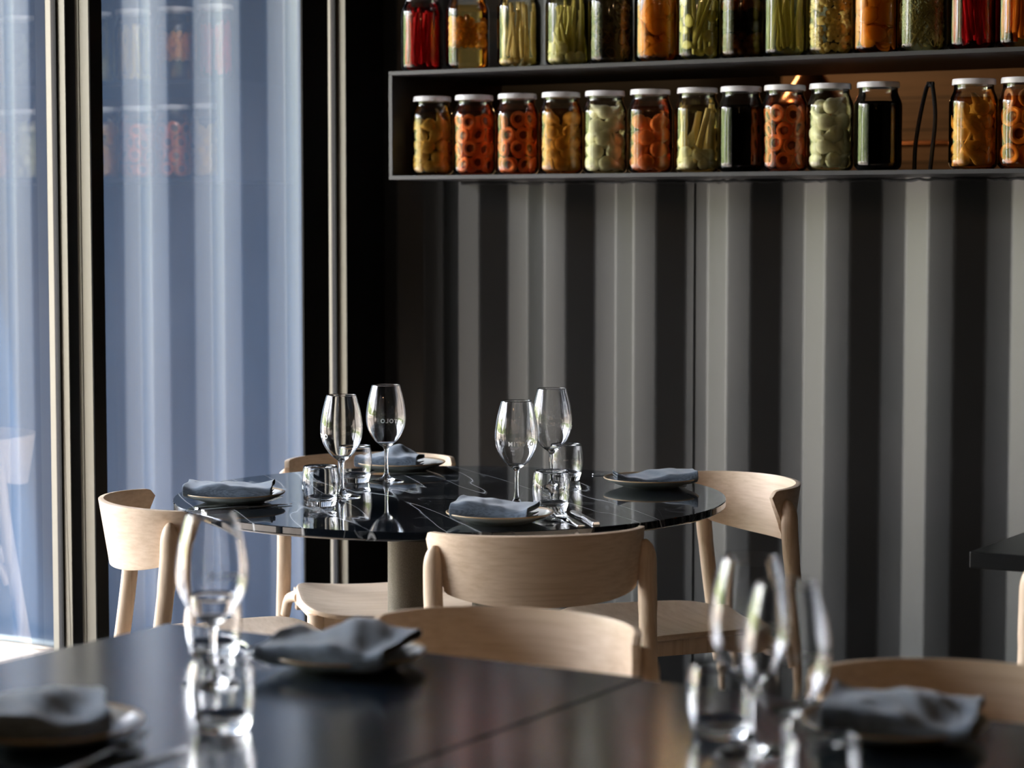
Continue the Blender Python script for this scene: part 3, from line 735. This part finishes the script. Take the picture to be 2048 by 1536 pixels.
def napkin(x, y, rz, lab, L=.175, W=.095, H=.019, seed=0, amp=.004, peak=0.0, curl=0.0, base=.0105, corner=0.0):
    """linen folded into a spiral of layers, then draped over the plate"""
    rnd = random.Random(seed); h = H/3; w_ = W/2; pts = []
    def seg(a, b, n):
        for i in range(n): t = i/n; pts.append((a[0]+(b[0]-a[0])*t, a[1]+(b[1]-a[1])*t))
    def arc(c, r, a0, a1, n):
        for i in range(n): t = a0+(a1-a0)*i/n; pts.append((c[0]+r*math.cos(t), c[1]+r*math.sin(t)))
    seg((w_*.8, .0005), (-w_, 0), 16); arc((-w_, H/2), H/2, -PI/2, -3*PI/2, 10)
    seg((-w_, H), (w_*.96, H), 18); arc((w_*.96, H-h*.6), h*.6, PI/2, -PI/2, 6)
    seg((w_*.96, H-h*1.2), (-w_+.004, H-h*1.15), 14); arc((-w_+.004, H-h*1.7), h*.5, PI/2, 3*PI/2, 5); seg((-w_+.004, h*.7), (w_*.9, h*.75), 12); pts.append((w_*.9, h*.75))
    nx = 46; vs = []; n = len(pts)
    ph = [rnd.uniform(0, 6) for _ in range(6)]
    for i in range(nx+1):
        u = -1+2*i/nx
        for (py, pz) in pts:
            X = u*L/2*(1+.02*math.sin(py*60+ph[4])); f = pz/H; Y = py
            s_ = 1+.18*math.sin(2.2*u+ph[0])
            Z = pz*s_
            Z += amp*f*(math.sin(3.1*u+ph[1]+Y*22)+.5*math.sin(7*u+ph[2]-Y*35)+.25*math.sin(15*u+Y*70+ph[5]))
            Z += peak*f*math.exp(-((u-.15)/.42)**2)*math.exp(-((Y-.2*W)/(.42*W))**2)
            Z += corner*f*max(0, -u)*max(0, Y/w_)
            Z += max(0, abs(X)-.066)**1.3*.8     # follows the rising rim
            Z += curl*max(0, abs(u)-.75)**2*8*f*(1 if u < 0 else .3)
            Y += .005*math.sin(2.4*u+ph[3])
            vs.append((X, Y, Z))
    fs = [(i*n+j, (i+1)*n+j, (i+1)*n+j+1, i*n+j+1) for i in range(nx) for j in range(n-1)]
    o = link('linen_napkin', mesh('linen_napkin', vs, fs), linen_m, None, smooth=True, loc=(x, y, TZ+base), rot=(0, 0, rz))
    m = o.modifiers.new('thickness', 'SOLIDIFY'); m.thickness = .0014; m.offset = 0
    m = o.modifiers.new('smooth', 'SUBSURF'); m.levels = 1; m.render_levels = 1
    tag(o, lab, 'napkin', 'slate blue linen napkins'); return o
# long axis across the picture = YAW
napkin(-3.008, 3.858, YAW, 'folded slate napkin with rolled left end on the plate near the window', L=.185, W=.085, H=.026, seed=3, amp=.003)
napkin(-3.070, 4.560, YAW+R(-8), 'folded slate napkin on the far plate, behind a wine glass stem', L=.150, W=.11, H=.024, seed=8, amp=.003, peak=.018)
napkin(-2.352, 3.868, YAW+R(-14), 'folded slate napkin on the front plate of the round table', L=.155, W=.095, H=.029, seed=12, amp=.002)
napkin(-2.362, 4.571, YAW+R(3), 'folded slate napkin on the right plate of the round table', L=.180, W=.09, H=.019, seed=15, amp=.003, peak=.006)
napkin(-1.765, 2.502, YAW+R(-18), 'blurred folded napkin with a high peak on the left foreground table', L=.185, W=.140, H=.026, seed=21, amp=.003, peak=.024)
napkin(-1.830, 1.965, YAW+R(14), 'blurred folded napkin on the plate at the lower left corner', L=.180, W=.13, H=.028, seed=27, amp=.004, peak=.018, base=.012)
napkin(-.963, 2.492, YAW+R(-16), 'blurred folded napkin on the right foreground plate', L=.172, W=.13, H=.027, seed=33, amp=.003, peak=.018)

# wine glass
def wall_profile(outer, th, ibot):
    inner = [(max(r-th, .0005), z) for r, z in outer if z > ibot+.004][::-1]
    return inner
def make_wine():
    r = empty('wine_glass', (0, 0, 0))
    base = catmull([(.001, .0008), (.036, 0), (.0402, .0007), (.0400, .0019), (.030, .0034), (.016, .0066), (.0078, .0125), (.0047, .024), (.0037, .042), (.0038, .062), (.0050, .0735), (.0085, .0795)], 4)
    bowl = catmull([(.0085, .0795), (.0155, .0845), (.0265, .0945), (.0375, .1110), (.0435, .1270), (.0458, .1440), (.0450, .1620), (.0415, .1850), (.0358, .2080), (.0320, .2210)], 5)
    inn = [(rr-.0011, zz) for rr, zz in bowl if zz > .0865][::-1]
    prof = base[:-1]+bowl+[(.0315, .2216)]+inn+[(.010, .0852), (.001, .0838)]
    MB().lathe(prof, 64).build('glass_body', glass_m, r, angle=70)
    # etched word and dash
    cu = bpy.data.curves.new('word', 'FONT'); cu.body = 'MITOLO'; cu.size = .0128; cu.align_x = 'CENTER'; cu.space_character = 1.28; cu.offset = .00035; cu.resolution_u = 4
    to = bpy.data.objects.new('word', cu); sc.collection.objects.link(to)
    bpy.context.view_layer.update()
    me = bpy.data.meshes.new_from_object(to.evaluated_get(bpy.context.evaluated_depsgraph_get()))
    bm = bmesh.new(); bm.from_mesh(me)
    o1 = [bm.verts.new(v) for v in ((-.0235, -.0105, 0), (-.0150, -.0105, 0), (-.0150, -.0096, 0), (-.0235, -.0096, 0))]; bm.faces.new(o1)
    bmesh.ops.triangulate(bm, faces=bm.faces)
    bmesh.ops.subdivide_edges(bm, edges=[e_ for e_ in bm.edges if e_.calc_length() > .003], cuts=2)
    zc = .1300
    def rad(z):
        for (r0, z0_), (r1, z1_) in zip(bowl, bowl[1:]):
            if z0_ <= z <= z1_: return r0+(r1-r0)*(z-z0_)/(z1_-z0_)
        return .045
    for v in bm.verts:
        x, y = v.co.x, v.co.y; z = zc+y; q = rad(z)+.00015; t = x/.045
        v.co = (q*math.cos(t), q*math.sin(t), z)
    bm.to_mesh(me); bm.free(); bpy.data.objects.remove(to)
    t = link('etched_word', me, etch_m, r); t['label'] = 'white etched word on the bowl'
    return r
cam_az = lambda x, y: math.atan2(-y, -x)
wines = [(-2.858, 4.058, 'front', -78, 'wine glass nearest the window on the round table, before the bronze post'),
         (-2.944, 4.357, 'back', 20, 'wine glass with mirrored lettering, in front of the far plate'),
         (-2.452, 4.115, 'front', 14, 'wine glass with lettering facing us, behind the front plate'),
         (-2.563, 4.456, 'back', 62, 'wine glass at the back right, behind the lettered one'),
         (-1.838, 2.320, 'front', 150, 'blurred wine glass in the left foreground'),
         (-1.0845, 2.334, 'front', 150, 'blurred wine glass on the right foreground table, the rear one'),
         (-.976, 2.189, 'front', 150, 'blurred wine glass on the right foreground table, the front one')]
w0 = make_wine()
for i, (x, y, side, dg, lab) in enumerate(wines):
    g = w0 if i == 0 else copy_tree(w0)
    a = cam_az(x, y); g.location = (x, y, TZ)
    g.rotation_euler = (0, 0, a+R(dg) if side == 'front' else a+PI-R(dg))
    tag(g, lab, 'wine glass', 'wine glasses')
def make_tumbler():
    out_ = catmull([(.026, 0), (.0310, .0025), (.0345, .012), (.0380, .030), (.0392, .047), (.0380, .066), (.0352, .0835)], 5)
    inn = [(rr-.0020, zz) for rr, zz in out_ if zz > .0185][::-1]
    prof = [(.001, .0015), (.022, .0012)]+out_+[(.0345, .0850), (.0336, .0845)]+inn[1:]+[(.0265, .0150), (.017, .0125), (.001, .0118)]
    return MB().lathe(prof, 64).build('tumbler', glass_m, angle=70)
tums = [(-2.804, 3.904, 'short clear tumbler at the left front of the round table'),
        (-2.990, 4.298, 'short clear tumbler behind the window-side wine glass on the round table'),
        (-2.343, 4.072, 'short clear tumbler beside the front plate of the round table'),
        (-2.595, 4.577, 'short clear tumbler at the back right of the round table'),
        (-1.963, 2.479, 'blurred tumbler behind the stem of the left foreground wine glass'),
        (-1.664, 2.116, 'blurred tumbler before the left foreground wine glass'),
        (-1.148, 2.390, 'blurred tumbler left of the two right foreground wine glasses'),
        (-.896, 2.100, 'blurred tumbler cut by the bottom edge at the right')]
t0 = make_tumbler()
for i, (x, y, lab) in enumerate(tums):
    g = t0 if i == 0 else copy_tree(t0); g.location = (x, y, TZ); tag(g, lab, 'tumbler', 'water tumblers')
# nudge glasses that would touch
# cutlery: x is the long axis, handle end at 0, head at +.2
def blade(profile, thick=.0016):
    """profile: list of (x, half width, z) -> thin solid"""
    vs = []; n = len(profile)
    for x, hw, z in profile: vs += [(x, -hw, z), (x, hw, z), (x, hw*.8, z+thick), (x, -hw*.8, z+thick)]
    fs = [(i*4+k, i*4+(k+1) % 4, (i+1)*4+(k+1) % 4, (i+1)*4+k) for i in range(n-1) for k in range(4)]
    fs += [(3, 2, 1, 0), tuple((n-1)*4+k for k in range(4))]
    return vs, fs
def make_fork():
    r = empty('fork', (0, 0, 0))
    pr = [(0, .006, .0004), (.004, .0095, .0004), (.03, .0085, .001), (.07, .0055, .003), (.11, .0033, .005), (.132, .0040, .0035), (.142, .009, .0022), (.150, .0122, .0016), (.158, .0126, .0022)]
    MB().add(*blade(catmull(pr, 3), .002)).build('handle', steel, r)
    q = MB()
    for k in range(4):
        y = -.0103+k*.00687
        vs, fs = blade(catmull([(.154, .0021, .0020), (.170, .0019, .0045), (.185, .0017, .0085), (.198, .0011, .0120)], 3), .0015)
        q.add([(a, b+y, c) for a, b, c in vs], fs)
    q.build('tines', steel, r)
    return r
def make_knife():
    r = empty('table_knife', (0, 0, 0))
    MB().add(*blade(catmull([(0, .006, .0004), (.004, .009, .0004), (.03, .008, .0004), (.08, .0058, .0004), (.105, .005, .0004)], 3), .0048)).build('handle', steel, r)
    MB().add(*blade(catmull([(.104, .0048, .0018), (.115, .0085, .0018), (.15, .0098, .0018), (.19, .0088, .0018), (.207, .004, .0018), (.211, .001, .0018)], 3), .0012)).build('blade', steel, r)
    return r
f0 = make_fork(); k0 = make_knife(); used = {'f': False, 'k': False}
def cutlery(kind, p_handle, p_head, lab, z=TZ+.0002, flip=False):
    src = f0 if kind == 'f' else k0
    c = src if not used[kind] else copy_tree(src); used[kind] = True
    a = at(*p_handle, TZ); b = at(*p_head, TZ)
    c.location = (a.x, a.y, z); c.rotation_euler = (0, 0, math.atan2(b.y-a.y, b.x-a.x))
    tag(c, lab, 'fork' if kind == 'f' else 'knife', 'steel cutlery')
cutlery('f', (1163, 1053), (1104, 1024), 'steel fork right of the front plate, tines beside the tumbler')
cutlery('k', (1193, 1050), (1130, 1016), 'steel knife right of the front plate, outside the fork')
cutlery('f', (392, 1017), (560, 1004), 'steel fork at the left edge of the round table, below the plate')
cutlery('k', (405, 1024), (600, 1008), 'steel knife at the left edge of the round table, outside the fork')
cutlery('k', (1362, 948), (1192, 950), 'steel knife half hidden behind the right plate of the round table')
cutlery('k', (690, 951), (884, 947), 'steel knife under the shade of the far plate')
cutlery('f', (100, 1562), (330, 1462), 'blurred steel fork beside the lower left plate')
cutlery('k', (150, 1580), (395, 1490), 'blurred steel knife beside the lower left fork')
cutlery('f', (455, 1270), (520, 1315), 'blurred steel fork left of the plate on the left foreground table')
# ================================================================ OUTSIDE
cb = MB().tube(catmull([(-12, 5.42, .012), (-8, 5.40, .012), (-6.3, 5.41, .012), (-5.6, 5.40, .012), (-4.6, 5.42, .012), (-4.0, 5.40, .012)], 5), .012, 8)
o = cb.build('cable', mat('grey_cable', (.10, .13, .15), .5)); tag(o, 'dark grey cable lying along the foot of the container outside', 'cable')
